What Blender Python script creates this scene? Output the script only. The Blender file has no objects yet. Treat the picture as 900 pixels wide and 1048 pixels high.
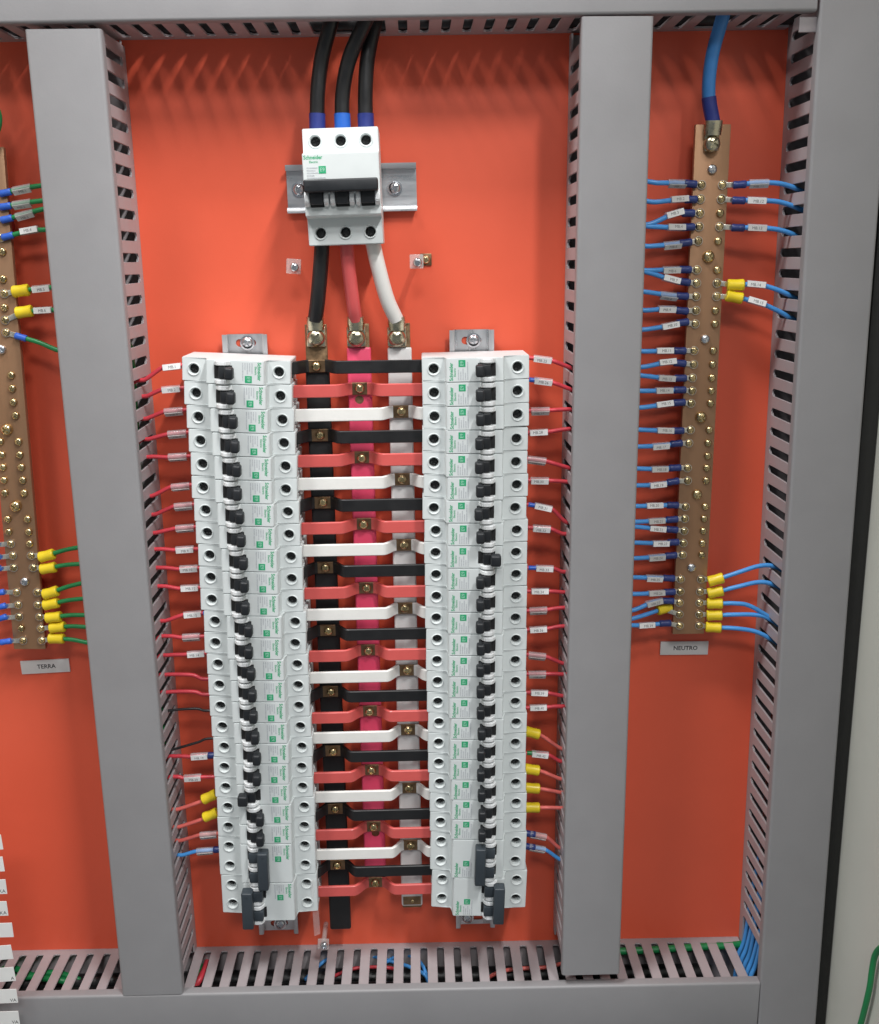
import bpy, bmesh, math, random
from mathutils import Matrix, Vector
random.seed(7)
sc = bpy.context.scene
COL = sc.collection

# ------------------------------------------------------------------ camera
F_PX = 1062.817
R = Matrix(((0.99960314, 0.02066126, 0.01914887),
            (-0.02462851, 0.9709494, 0.23801408),
            (-0.01367491, -0.23839123, 0.97107292)))
CAM = Vector((0.040265, -0.829584, 0.090106))
cam_d = bpy.data.cameras.new('camera')
cam_d.sensor_fit = 'HORIZONTAL'; cam_d.sensor_width = 36.0
cam_d.lens = 36.0 * F_PX / 900.0
cam_d.clip_start = 0.01; cam_d.clip_end = 50
cam = bpy.data.objects.new('camera', cam_d); COL.objects.link(cam)
rx, fw, up = R.col[0], R.col[1], R.col[2]
M = Matrix((rx, up, -fw)).transposed().to_4x4(); M.translation = CAM
cam.matrix_world = M
sc.camera = cam

# ------------------------------------------------------------------ light
w = bpy.data.worlds.new('World'); sc.world = w; w.use_nodes = True
w.node_tree.nodes['Background'].inputs[0].default_value = (0.86, 0.93, 1.0, 1)
w.node_tree.nodes['Background'].inputs[1].default_value = 0.21

def ceiling_or_fill_lamp(loc, target, sx, sy, power, color):
    l = bpy.data.lights.new('ceiling_or_fill_lamp', 'AREA'); l.shape = 'RECTANGLE'
    l.size = sx; l.size_y = sy; l.energy = power; l.color = color
    o = bpy.data.objects.new('ceiling_or_fill_lamp', l); COL.objects.link(o)
    o.location = loc
    o.rotation_euler = (Vector(target) - Vector(loc)).to_track_quat('-Z', 'Y').to_euler()
    return o
ceiling_or_fill_lamp((0.50, -0.84, 1.17), (0.50, -0.84, 0), 0.075, 0.62, 33, (1.0, 0.99, 0.98))
ceiling_or_fill_lamp((-0.70, -0.70, 1.75), (-0.70, -0.70, 0), 0.42, 0.50, 43, (1.0, 0.99, 0.98))
ceiling_or_fill_lamp((0.05, -1.90, 1.35), (0.05, -1.90, 0), 0.5, 0.5, 20, (1.0, 0.99, 0.98))  # added front fill, lifts the covers and the shadow under the top duct

vs = sc.view_settings
vs.view_transform = 'Standard'; vs.look = 'None'; vs.exposure = 0.0; vs.gamma = 1.0
vs.use_curve_mapping = False
sc.cycles.max_bounces = 8; sc.cycles.transparent_max_bounces = 12
sc.cycles.caustics_reflective = False; sc.cycles.caustics_refractive = False

# ------------------------------------------------------------------ pixel -> place helpers
def ray(px, py):
    return R @ Vector(((px - 450) / F_PX, 1.0, -(py - 524) / F_PX))
def U(px, py, y):
    v = ray(px, py); return CAM + v * ((y - CAM.y) / v.y)
def UZ(px, py, z):
    v = ray(px, py); return CAM + v * ((z - CAM.z) / v.z)
def UX(px, py, x):
    v = ray(px, py); return CAM + v * ((x - CAM.x) / v.x)

# ------------------------------------------------------------------ materials
MATS = {}
def mat(name, color, rough=0.5, metal=0.0, vary=0.06, nscale=60.0, bump=0.0, bscale=400.0,
        rnd=0.0, coat=0.0, stretch=None, rvar=0.12, spec=0.5, dirt=None, dscale=25.0):
    m = bpy.data.materials.new(name); m.use_nodes = True
    nt = m.node_tree; N = nt.nodes; L = nt.links
    b = N['Principled BSDF']
    b.inputs['Metallic'].default_value = metal
    b.inputs['Specular IOR Level'].default_value = spec
    if coat: b.inputs['Coat Weight'].default_value = coat; b.inputs['Coat Roughness'].default_value = 0.15
    tc = N.new('ShaderNodeTexCoord')
    vec = tc.outputs['Object']
    oi = N.new('ShaderNodeObjectInfo')
    ad = N.new('ShaderNodeVectorMath'); ad.operation = 'ADD'
    sc_ = N.new('ShaderNodeVectorMath'); sc_.operation = 'SCALE'
    cx = N.new('ShaderNodeCombineXYZ')
    for i in range(3): L.new(oi.outputs['Random'], cx.inputs[i])
    L.new(cx.outputs[0], sc_.inputs[0]); sc_.inputs['Scale'].default_value = 3.7
    L.new(vec, ad.inputs[0]); L.new(sc_.outputs[0], ad.inputs[1]); vec = ad.outputs[0]
    if stretch:
        mp = N.new('ShaderNodeMapping'); mp.inputs['Scale'].default_value = stretch
        L.new(vec, mp.inputs[0]); vec = mp.outputs[0]
    n1 = N.new('ShaderNodeTexNoise'); n1.inputs['Scale'].default_value = nscale
    n1.inputs['Detail'].default_value = 5.0; n1.inputs['Roughness'].default_value = 0.62
    L.new(vec, n1.inputs['Vector'])
    # value factor = 1 + vary*(noise-.5)*2 + rnd*(random-.5)*2
    mr = N.new('ShaderNodeMapRange'); mr.inputs['From Min'].default_value = 0.25; mr.inputs['From Max'].default_value = 0.75
    mr.inputs['To Min'].default_value = 1 - vary; mr.inputs['To Max'].default_value = 1 + vary
    L.new(n1.outputs['Fac'], mr.inputs['Value'])
    mr2 = N.new('ShaderNodeMapRange')
    mr2.inputs['To Min'].default_value = 1 - rnd; mr2.inputs['To Max'].default_value = 1 + rnd
    L.new(oi.outputs['Random'], mr2.inputs['Value'])
    mu = N.new('ShaderNodeMath'); mu.operation = 'MULTIPLY'
    L.new(mr.outputs[0], mu.inputs[0]); L.new(mr2.outputs[0], mu.inputs[1])
    hs = N.new('ShaderNodeHueSaturation'); hs.inputs['Color'].default_value = (*color, 1)
    L.new(mu.outputs[0], hs.inputs['Value'])
    cout = hs.outputs[0]
    if dirt:
        n3 = N.new('ShaderNodeTexNoise'); n3.inputs['Scale'].default_value = dscale; n3.inputs['Detail'].default_value = 7
        L.new(vec, n3.inputs['Vector'])
        dr = N.new('ShaderNodeMapRange'); dr.inputs['From Min'].default_value = 0.52; dr.inputs['From Max'].default_value = 0.75
        dr.inputs['To Max'].default_value = dirt[3]
        L.new(n3.outputs['Fac'], dr.inputs['Value'])
        mx = N.new('ShaderNodeMix'); mx.data_type = 'RGBA'
        L.new(dr.outputs[0], mx.inputs[0]); L.new(cout, mx.inputs[6]); mx.inputs[7].default_value = (*dirt[:3], 1)
        cout = mx.outputs[2]
    L.new(cout, b.inputs['Base Color'])
    rr = N.new('ShaderNodeMapRange'); rr.inputs['From Min'].default_value = 0.3; rr.inputs['From Max'].default_value = 0.7
    rr.inputs['To Min'].default_value = max(0.03, rough - rvar); rr.inputs['To Max'].default_value = min(1, rough + rvar)
    L.new(n1.outputs['Fac'], rr.inputs['Value']); L.new(rr.outputs[0], b.inputs['Roughness'])
    if bump:
        n2 = N.new('ShaderNodeTexNoise'); n2.inputs['Scale'].default_value = bscale; n2.inputs['Detail'].default_value = 3
        L.new(vec, n2.inputs['Vector'])
        bp = N.new('ShaderNodeBump'); bp.inputs['Strength'].default_value = bump; bp.inputs['Distance'].default_value = 0.001
        L.new(n2.outputs['Fac'], bp.inputs['Height']); L.new(bp.outputs[0], b.inputs['Normal'])
    MATS[name] = m
    return m
def clear_mat(name, color, alpha, rough=0.15):
    m = mat(name, color, rough, vary=0.1, rvar=0.05)
    b = m.node_tree.nodes['Principled BSDF']; b.inputs['Alpha'].default_value = alpha
    return m
mat('orange_paint', (0.80, 0.118, 0.057), 0.42, vary=0.05, nscale=9, bump=0.05, bscale=900, rvar=0.06, dirt=(0.62, 0.10, 0.05, 0.35), dscale=6)
mat('grey_pvc', (0.272, 0.267, 0.275), 0.47, vary=0.03, nscale=30, bump=0.06, bscale=700, rvar=0.06, dirt=(0.235, 0.23, 0.235, 0.4), dscale=14)
mat('finger_pvc', (0.37, 0.335, 0.345), 0.5, vary=0.04, nscale=80, rnd=0.04)
mat('breaker_white', (0.66, 0.70, 0.70), 0.42, vary=0.02, nscale=70, rnd=0.025, bump=0.03, bscale=1500, rvar=0.05)
mat('collar_white', (0.78, 0.80, 0.81), 0.33, vary=0.02)
mat('toggle_black', (0.011, 0.013, 0.016), 0.5, vary=0.2, bump=0.03, bscale=900)
mat('toggle_grey', (0.035, 0.045, 0.055), 0.45, vary=0.1)
mat('slot_black', (0.008, 0.008, 0.009), 0.6)
mat('screw_dark', (0.06, 0.06, 0.06), 0.45, 0.6, vary=0.3)
mat('print_green', (0.02, 0.36, 0.16), 0.5, vary=0.15, nscale=900)
mat('print_light', (0.35, 0.62, 0.48), 0.5)
mat('print_grey', (0.50, 0.53, 0.55), 0.6, vary=0.3, nscale=1500)
mat('print_soft', (0.16, 0.16, 0.17), 0.6)
mat('print_black', (0.03, 0.03, 0.035), 0.6)
mat('brass', (0.62, 0.50, 0.28), 0.24, 1.0, vary=0.25, nscale=400, rnd=0.18, rvar=0.1)
mat('brass_dull', (0.27, 0.172, 0.095), 0.38, 0.85, vary=0.3, nscale=250, rnd=0.15, dirt=(0.14, 0.09, 0.05, 0.6), dscale=120)
mat('copper_bar', (0.37, 0.210, 0.118), 0.42, 0.55, vary=0.2, nscale=60, bump=0.08, bscale=300, stretch=(1, 1, 0.15), dirt=(0.20, 0.13, 0.085, 0.7), dscale=30)
mat('zinc', (0.68, 0.70, 0.73), 0.24, 1.0, vary=0.12, nscale=200, rnd=0.08)
mat('rail_zinc', (0.62, 0.64, 0.66), 0.34, 0.85, vary=0.08, nscale=120, stretch=(1, 1, 0.1), bump=0.04, bscale=300)
mat('lug_metal', (0.56, 0.52, 0.38), 0.28, 1.0, vary=0.3, nscale=180, rvar=0.12)
mat('tin', (0.66, 0.64, 0.58), 0.3, 0.9, vary=0.15, nscale=300)
mat('cable_black', (0.011, 0.011, 0.012), 0.42, vary=0.15, bump=0.05, bscale=500)
mat('sleeve_navy', (0.022, 0.035, 0.19), 0.4, vary=0.1)
mat('sleeve_blue', (0.02, 0.12, 0.50), 0.4)
mat('boot_navy', (0.022, 0.040, 0.17), 0.38, vary=0.12, rnd=0.15)
mat('boot_blue', (0.03, 0.12, 0.55), 0.38, vary=0.12, rnd=0.1)
mat('boot_yellow', (0.80, 0.60, 0.02), 0.4, vary=0.08, rnd=0.08)
mat('wire_blue', (0.070, 0.31, 0.72), 0.38, vary=0.06, rnd=0.08)
mat('wire_red', (0.62, 0.05, 0.07), 0.40, vary=0.06, rnd=0.12)
mat('wire_pink', (0.68, 0.14, 0.12), 0.40, vary=0.06, rnd=0.1)
mat('wire_green', (0.01, 0.22, 0.065), 0.40, vary=0.06, rnd=0.1)
mat('wire_black', (0.015, 0.015, 0.016), 0.4)
mat('cable_blue', (0.05, 0.22, 0.55), 0.42, vary=0.06)
mat('cable_white', (0.78, 0.77, 0.74), 0.4, vary=0.03)
mat('cable_pink', (0.66, 0.10, 0.10), 0.42, vary=0.05)
mat('bus_black', (0.010, 0.010, 0.011), 0.5, vary=0.2, bump=0.1, bscale=200)
mat('bus_pink', (0.88, 0.085, 0.18), 0.42, vary=0.05, bump=0.04)
mat('bus_white', (0.80, 0.79, 0.78), 0.4, vary=0.03, bump=0.04)
mat('strap_red', (0.64, 0.105, 0.095), 0.40, vary=0.05, rnd=0.05, bump=0.05, bscale=250)
mat('strap_white', (0.82, 0.81, 0.78), 0.38, vary=0.03, rnd=0.02, bump=0.05, bscale=250)
mat('strap_black', (0.010, 0.010, 0.011), 0.48, vary=0.15, bump=0.06, bscale=250)
mat('insulator_red', (0.30, 0.02, 0.02), 0.45)
mat('card_white', (0.80, 0.80, 0.79), 0.5, vary=0.03, rnd=0.05)
mat('card_grey', (0.58, 0.57, 0.55), 0.5, vary=0.04, rnd=0.08)
mat('plate_label', (0.74, 0.72, 0.71), 0.45, vary=0.03)
mat('filler_black', (0.012, 0.012, 0.011), 0.7, vary=0.2)
mat('wall_grey', (0.60, 0.60, 0.54), 0.5, vary=0.03, nscale=8, bump=0.05, bscale=800)
clear_mat('clear_sleeve', (0.72, 0.72, 0.74), 0.34)
clear_mat('clear_block', (0.85, 0.82, 0.80), 0.30, 0.08)
clear_mat('clear_strip', (0.85, 0.83, 0.82), 0.16, 0.08)

# ------------------------------------------------------------------ mesh helpers
def finish(bm, name, mats, smooth=True, ang=35):
    me = bpy.data.meshes.new(name)
    bmesh.ops.recalc_face_normals(bm, faces=bm.faces)
    bm.to_mesh(me); bm.free()
    for m in (mats if isinstance(mats, (list, tuple)) else [mats]): me.materials.append(MATS[m])
    if smooth:
        me.polygons.foreach_set('use_smooth', [True] * len(me.polygons))
        me.set_sharp_from_angle(angle=math.radians(ang))
    return me
def bm_box(bm, lo, hi, bev=0.0, seg=2):
    r = bmesh.ops.create_cube(bm, size=1.0)
    vs_ = r['verts']
    for v in vs_:
        v.co = Vector(((lo[i] + hi[i]) / 2 + v.co[i] * (hi[i] - lo[i]) for i in range(3)))
    if bev:
        ed = list({e for v in vs_ for e in v.link_edges})
        bmesh.ops.bevel(bm, geom=ed, offset=bev, segments=seg, affect='EDGES', profile=0.5)
def box_me(name, lo, hi, m, bev=0.0, seg=2):
    bm = bmesh.new(); bm_box(bm, lo, hi, bev, seg); return finish(bm, name, m)
def bm_prism(bm, pts, axis, a, b):
    """extrude polygon pts (2D) along axis between a and b. axis 0: pts=(y,z); 1: pts=(x,z); 2: pts=(x,y)"""
    def P(p, t):
        return {0: (t, p[0], p[1]), 1: (p[0], t, p[1]), 2: (p[0], p[1], t)}[axis]
    v0 = [bm.verts.new(P(p, a)) for p in pts]; v1 = [bm.verts.new(P(p, b)) for p in pts]
    n = len(pts)
    fs = [bm.faces.new(v0), bm.faces.new(v1[::-1])]
    for i in range(n): fs.append(bm.faces.new((v0[i], v0[(i + 1) % n], v1[(i + 1) % n], v1[i])))
    return v0, v1, fs
def bm_lathe(bm, prof, n=20, c=(0, 0, 0), m=0):
    """prof: list (r, y) around the y axis (front is -y)"""
    rings = []
    for r, y in prof:
        if r < 1e-7: rings.append([bm.verts.new((c[0], c[1] + y, c[2]))])
        else: rings.append([bm.verts.new((c[0] + r * math.cos(2 * math.pi * i / n), c[1] + y, c[2] + r * math.sin(2 * math.pi * i / n))) for i in range(n)])
    for a, b in zip(rings, rings[1:]):
        for i in range(n):
            j = (i + 1) % n
            if len(a) == 1 and len(b) == 1: continue
            if len(a) == 1: f = bm.faces.new((a[0], b[i], b[j]))
            elif len(b) == 1: f = bm.faces.new((a[i], a[j], b[0]))
            else: f = bm.faces.new((a[i], a[j], b[j], b[i]))
            f.material_index = m
def spline(pts, per=8):
    pts = [Vector(p) for p in pts]
    if len(pts) == 2: return [pts[0].lerp(pts[1], i / per) for i in range(per + 1)]
    P = [2 * pts[0] - pts[1]] + pts + [2 * pts[-1] - pts[-2]]
    out = []
    for i in range(1, len(P) - 2):
        p0, p1, p2, p3 = P[i - 1], P[i], P[i + 1], P[i + 2]
        for k in range(per):
            t = k / per
            out.append(0.5 * (2 * p1 + (p2 - p0) * t + (2 * p0 - 5 * p1 + 4 * p2 - p3) * t * t + (3 * p1 - p0 - 3 * p2 + p3) * t ** 3))
    out.append(pts[-1])
    return out
def bm_tube(bm, path, r, n=10, cap=True, sq=None):
    rings = []; ref = Vector((0, 1, 0)); prev = None
    for i, p in enumerate(path):
        t = (path[min(i + 1, len(path) - 1)] - path[max(i - 1, 0)]).normalized()
        if prev is None:
            a = t.cross(ref)
            if a.length < 1e-4: a = t.cross(Vector((1, 0, 0)))
        else: a = prev - t * prev.dot(t)
        a.normalize(); prev = a; b = t.cross(a)
        rr = r[i] if isinstance(r, (list, tuple)) else r
        s = sq or (1, 1)
        rings.append([bm.verts.new(p + a * rr * s[0] * math.cos(2 * math.pi * k / n) + b * rr * s[1] * math.sin(2 * math.pi * k / n)) for k in range(n)])
    for A, B in zip(rings, rings[1:]):
        for k in range(n): bm.faces.new((A[k], A[(k + 1) % n], B[(k + 1) % n], B[k]))
    if cap: bm.faces.new(rings[0]); bm.faces.new(rings[-1][::-1])
def bake_bool(me, cutters, name, mats):
    """subtract cutter meshes from me once; returns a new mesh"""
    o = bpy.data.objects.new('tmp', me); COL.objects.link(o); tmp = [o]
    for c in cutters:
        co = bpy.data.objects.new('tmpc', c); COL.objects.link(co); tmp.append(co)
        md = o.modifiers.new('b', 'BOOLEAN'); md.operation = 'DIFFERENCE'; md.object = co; md.solver = 'EXACT'
    dg = bpy.context.evaluated_depsgraph_get(); dg.update()
    res = bpy.data.meshes.new_from_object(o.evaluated_get(dg), depsgraph=dg)
    res.name = name
    for t in tmp: bpy.data.objects.remove(t)
    res.materials.clear()
    for m in mats: res.materials.append(MATS[m])
    res.polygons.foreach_set('use_smooth', [True] * len(res.polygons))
    res.set_sharp_from_angle(angle=math.radians(35))
    return res
TXT = {}
def text_me(s, size, m, align='CENTER', bold=0.0, sx=1.0):
    k = (s, size, m, align, bold, sx)
    if k in TXT: return TXT[k]
    cu = bpy.data.curves.new('t', 'FONT'); cu.body = s; cu.size = size; cu.align_x = align; cu.align_y = 'CENTER'
    cu.resolution_u = 2; cu.offset = bold * size; cu.fill_mode = 'FRONT'
    o = bpy.data.objects.new('t', cu); COL.objects.link(o)
    dg = bpy.context.evaluated_depsgraph_get(); dg.update()
    me = bpy.data.meshes.new_from_object(o.evaluated_get(dg), depsgraph=dg)
    bpy.data.objects.remove(o)
    me.transform(Matrix.Rotation(math.pi / 2, 4, 'X') @ Matrix.Scale(sx, 4, (1, 0, 0)))
    me.materials.clear(); me.materials.append(MATS[m]); me.name = 'lettering'
    TXT[k] = me; return me

# ------------------------------------------------------------------ object helpers
def link(name, me, parent=None, loc=None, mtx=None):
    o = bpy.data.objects.new(name, me); COL.objects.link(o)
    if parent is not None: o.parent = parent
    if loc is not None: o.location = loc
    if mtx is not None: o.matrix_local = mtx
    return o
def thing(name, label, cat, loc=(0, 0, 0), ry=0.0, group=None):
    o = bpy.data.objects.new(name, None); COL.objects.link(o); o.empty_display_size = 0.01
    o.location = loc; o.rotation_euler = (0, ry, 0)
    tag(o, label, cat, group); return o
def tag(o, label, cat, group=None):
    o['label'] = label; o['category'] = cat
    if group: o['group'] = group
    return o
ORD = ['first', 'second', 'third', 'fourth', 'fifth', 'sixth', 'seventh', 'eighth', 'ninth', 'tenth', 'eleventh', 'twelfth',
       'thirteenth', 'fourteenth', 'fifteenth', 'sixteenth', 'seventeenth', 'eighteenth', 'nineteenth', 'twentieth', 'twenty-first',
       'twenty-second', 'twenty-third', 'twenty-fourth', 'twenty-fifth', 'twenty-sixth', 'twenty-seventh', 'twenty-eighth', 'twenty-ninth']

# ------------------------------------------------------------------ setting
pl = link('mounting_plate', box_me('plate', (-0.46, 0.0, -0.66), (0.386, 0.004, 0.40), 'orange_paint'))
pl['kind'] = 'structure'
xw = 0.5 * (U(860, 900, -0.06).x + U(890, 560, -0.06).x)
wl = link('cabinet_wall', box_me('wall', (xw, -0.62, -0.75), (xw + 0.003, 0.05, 0.95), 'wall_grey'))
wl['kind'] = 'structure'
wl = link('cabinet_wall', box_me('wall', (-0.463, -0.42, -0.75), (-0.460, 0.05, 0.95), 'wall_grey'))  # unseen left wall, added and sized to keep the left lamp off the left bay
wl['kind'] = 'structure'

# ------------------------------------------------------------------ screws (unit radius, front -y, seat at y=0)
def make_screw(name, m, dome=0.62, washer=0.0):
    bm = bmesh.new()
    pr = [(0, 0.3)]
    if washer: pr += [(washer, 0.3), (washer, -0.12), (1.0, -0.14)]
    else: pr += [(1.0, 0.3)]
    for k in range(7):
        a = k / 6 * math.pi / 2
        pr.append((math.cos(a) ** 0.8 if k < 6 else 0.0, -0.14 - dome * math.sin(a)))
    bm_lathe(bm, pr, 18)
    base = finish(bm, 'b', m)
    cs = []
    for rot in (0.4, 0.4 + math.pi / 2):
        b2 = bmesh.new(); bm_box(b2, (-0.62, -2, -0.15), (0.62, -0.34, 0.15))
        me = finish(b2, 'c', m); me.transform(Matrix.Rotation(rot, 4, 'Y')); cs.append(me)
    return bake_bool(base, cs, name, [m])
SCREW = {k: make_screw('screw_' + k, k) for k in ('brass', 'zinc', 'screw_dark')}
BOLT = make_screw('bolt_brass', 'brass', 0.8)
LUGBOLT = make_screw('bolt_lug', 'lug_metal', 0.75)
BIGZINC = make_screw('bolt_zinc', 'zinc', 0.6, 1.25)
def screw(parent, kind, p, r, name='screw', rot=None):
    me = kind if not isinstance(kind, str) else SCREW[kind]
    rot = random.uniform(0, 6.28) if rot is None else rot
    return link(name, me, parent, mtx=Matrix.Translation(p) @ Matrix.Rotation(rot, 4, 'Y') @ Matrix.Scale(r, 4))

# ------------------------------------------------------------------ cable ducts
DD = 0.064
PV, PH = 0.01541, 0.01502
FING = {}
def finger_me(pitch):
    if pitch in FING: return FING[pitch]
    hw, h, t, rf = pitch / 2 - 0.0032, pitch / 2 - 0.0001, 0.0017, (0.0018 if pitch == PV else 0.0008)
    yb = -0.0095 if pitch == PV else -0.0072
    pts = [(-0.0605, hw)]                                     # (y, z)
    for k in range(6):
        a = k / 5 * math.pi / 2
        pts.append((yb - rf + rf * math.sin(a), hw + rf - rf * math.cos(a)))
    pts.append((yb, h)); pts.append((yb + 0.0012, h))
    pts += [(y, -z) for y, z in reversed(pts)]
    bm = bmesh.new()
    v0, v1, fs = bm_prism(bm, pts, 0, -t / 2, t / 2)
    bmesh.ops.bevel(bm, geom=[e for f in fs[:2] for e in f.edges], offset=0.00055, segments=2, affect='EDGES')
    FING[pitch] = finish(bm, 'finger', 'finger_pvc', ang=50)
    return FING[pitch]
def cover_prof(W):
    s = 1 if W > 0 else -1; w_ = abs(W); r = 0.0022; th = 0.0014
    out = [(0, -0.0555)]
    for k in range(5):
        a = k / 4 * math.pi / 2; out.append((r - r * math.cos(a), -(DD - r) - r * math.sin(a)))
    out += [(w_ - x, y) for x, y in reversed(out)]
    inn = [(w_ - th, -0.0555), (w_ - th, -DD + th), (th, -DD + th), (th, -0.0555)]
    return [(s * x, y) for x, y in out + inn]
def duct(label, p0, p1, W, slots, pitch, skip=(), cover=(0, 0), far=True, far_shift=0.0):
    """p0,p1: ends of the visible front edge (x,z); W signed width in local x; slots: list of s of slot centres along the axis"""
    d = Vector((p1[0] - p0[0], p1[1] - p0[1])); Lg = d.length
    th = math.atan2(d.x, d.y)
    t = thing('cable_duct', label, 'cable duct', (p0[0], 0, p0[1]), th)
    s = 1 if W > 0 else -1; w_ = abs(W); ins = 0.0016
    bh = 0.0090 if pitch == PV else 0.0066
    bm = bmesh.new()
    X = lambda a, b: (min(s * a, s * b), max(s * a, s * b))
    x = X(ins - .0008, w_ - ins + .0008); bm_box(bm, (x[0], -0.0018, 0), (x[1], -0.0002, Lg))
    x = X(ins - .0008, ins + .0008); bm_box(bm, (x[0], -bh, 0), (x[1], -0.0016, Lg))
    x = X(w_ - ins - .0008, w_ - ins + .0008); bm_box(bm, (x[0], -bh, 0), (x[1], -0.0016, Lg))
    link('base_channel', finish(bm, 'base_channel', 'finger_pvc'), t)
    bm = bmesh.new(); bm_prism(bm, cover_prof(W), 2, cover[0], Lg + cover[1])
    link('cover', finish(bm, 'cover', 'grey_pvc', ang=40), t)
    fm = finger_me(pitch); far_bm = bmesh.new(); nf = 0
    for sl in slots:
        f = sl + pitch / 2
        if f - pitch / 2 < 0.001 or f + pitch / 2 > Lg + 0.004: continue
        if not any(a < f < b for a, b in skip):
            link('finger', fm, t, (s * ins, 0, f))
        if far:
            far_bm.from_mesh(fm)
            far_bm.verts.ensure_lookup_table()
            bmesh.ops.translate(far_bm, verts=far_bm.verts[nf:], vec=(s * (w_ - ins), 0, f + far_shift))
            nf = len(far_bm.verts)
    if far: link('slotted_side', finish(far_bm, 'slotted_side', 'finger_pvc', ang=50), t)
    else: far_bm.free()
    return t
def e2(px, py): q = U(px, py, -DD); return (q.x, q.z)
def slot_list(p0, p1, first, pitch, axis):
    a, b = (p0[1], p1[1]) if axis == 'z' else (p0[0], p1[0])
    k0 = math.floor((min(a, b) - first) / pitch) - 1; out = []
    for k in range(k0, k0 + 120):
        v = first + k * pitch
        if min(a, b) - pitch < v < max(a, b) + pitch: out.append(abs(v - a))
    return sorted(out)
# vertical ducts
p0, p1 = e2(187, 1017.5), e2(103, 29)
d1 = duct('grey slotted cable duct left of the breaker columns', p0, p1, -0.0512, slot_list(p0, p1, 0.2315, PV, 'z'), PV, skip=((0, 0.004),))
D1X = lambda z: p0[0] + (p1[0] - p0[0]) * 0
p0, p1 = e2(575.5, 998.5), e2(595.8, 16.5)
d2 = duct('grey slotted cable duct between right breaker column and neutral bar', p0, p1, 0.0495, slot_list(p0, p1, 0.2375, PV, 'z'), PV, skip=((0, 0.014),))
b3, t3 = U(779, 998, -DD), U(838, 36, -DD)
dz = (t3.x - b3.x) / (t3.z - b3.z)
p0 = (b3.x + dz * (-0.64 - b3.z), -0.64); p1 = (b3.x + dz * (0.36 - b3.z), 0.36)
d3 = duct('grey slotted cable duct along the right cabinet wall', p0, p1, 0.0515, slot_list(p0, p1, 0.2285, PV, 'z'), PV,
          skip=((0, -0.499 + 0.64),))
tb = U(838, 20, -DD)
tabme = box_me('tab', (-0.006, -0.001, -0.005), (0.0065, 0.001, 0.005), 'finger_pvc', 0.0008)
o = link('end_tab', tabme, d3); o.matrix_local = Matrix.Translation((-0.006, -0.058, U(828, 25, -0.058).z + 0.64))
X3 = lambda z: b3.x + dz * (z - b3.z)
# top duct
a, b = U(0, 24, -DD), U(838, 11, -DD); k = (b.z - a.z) / (b.x - a.x)
xe = U(836.5, 11, -DD).x
p0 = (-0.42, a.z + k * (-0.42 - a.x)); p1 = (xe, a.z + k * (xe - a.x))
fx = U(152, 38, -0.01).x
cab = [(U(328, 30, -0.035).x - p0[0], U(393, 30, -0.035).x - p0[0]), (U(722, 30, -0.03).x - p0[0], U(752, 30, -0.03).x - p0[0])]
d4 = duct('grey horizontal cable duct along the top of the panel', p0, p1, -0.05, slot_list(p0, p1, fx, PV, 'x'), PV, skip=cab, far_shift=0.0022)
TOPK = (p0, k)
ZT = a.z
# bottom duct
a, b = U(10, 1021.5, -DD), U(700, 1007.5, -DD); k = (b.z - a.z) / (b.x - a.x)
xe = U(778.5, 1003, -DD).x
p0 = (-0.44, a.z + k * (-0.44 - a.x)); p1 = (xe, a.z + k * (xe - a.x))
d5 = duct('grey horizontal cable duct along the bottom of the panel', p0, p1, 0.055, slot_list(p0, p1, -0.1573, PH, 'x'), PH)
ZB = lambda x: p0[1] + k * (x - p0[0])
ZBa, ZBk, ZBx = p0[1], k, p0[0]
ZB = lambda x: ZBa + ZBk * (x - ZBx)
# black strip filling the gap beside the right duct
tr = link('filler_strip', box_me('filler_strip', (X3(0) + 0.054, -0.058, -0.70), (xw - 0.0003, -0.004, 0.42), 'filler_black', 0.002))
tag(tr, 'black filler strip between right cable duct and pale cabinet wall', 'trim')

# ------------------------------------------------------------------ DIN rails
def rail(label, c, L, vertical, tilt, screws, slots):
    """top-hat rail, local z = length"""
    t = thing('mounting_rail', label, 'rail', (c[0], 0, c[1]), (0 if vertical else math.pi / 2) + tilt)
    h, fl, w_, th = 0.0075, 0.0040, 0.0350, 0.0011
    hw = w_ / 2; iw = hw - fl
    prof = [(-hw, -h), (-iw - th, -h), (-iw, -h + th * .6), (-iw, -th - 0.0003), (iw, -th - 0.0003), (iw, -h + th * .6), (iw + th, -h), (hw, -h),
            (hw, -h + th), (iw + th, -h + th), (iw + th, -0.0003), (-iw - th, -0.0003), (-iw - th, -h + th), (-hw, -h + th)]
    bm = bmesh.new(); bm_prism(bm, prof, 2, -L / 2, L / 2)
    me = finish(bm, 'rail', 'rail_zinc', ang=25)
    cs = []
    for x, z in slots:
        b2 = bmesh.new(); pts = []
        for kk in range(16):
            a_ = kk / 16 * 2 * math.pi
            pts.append((x + (0.0048 if math.cos(a_) > 0 else -0.0048) + 0.0031 * math.cos(a_), z + 0.0031 * math.sin(a_)))
        bm_prism(b2, pts, 1, -0.004, 0.003); cs.append(finish(b2, 'c', 'rail_zinc'))
    me = bake_bool(me, cs, 'rail', ['rail_zinc'])
    link('rail_profile', me, t)
    for x, z, r in screws: screw(t, BIGZINC, (x, -0.0022, z), r)
    return t
zt_, zb_ = 0.0336, -0.5010
q = U(253, 351, -0.004); q2 = U(485, 349.5, -0.004)
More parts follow.
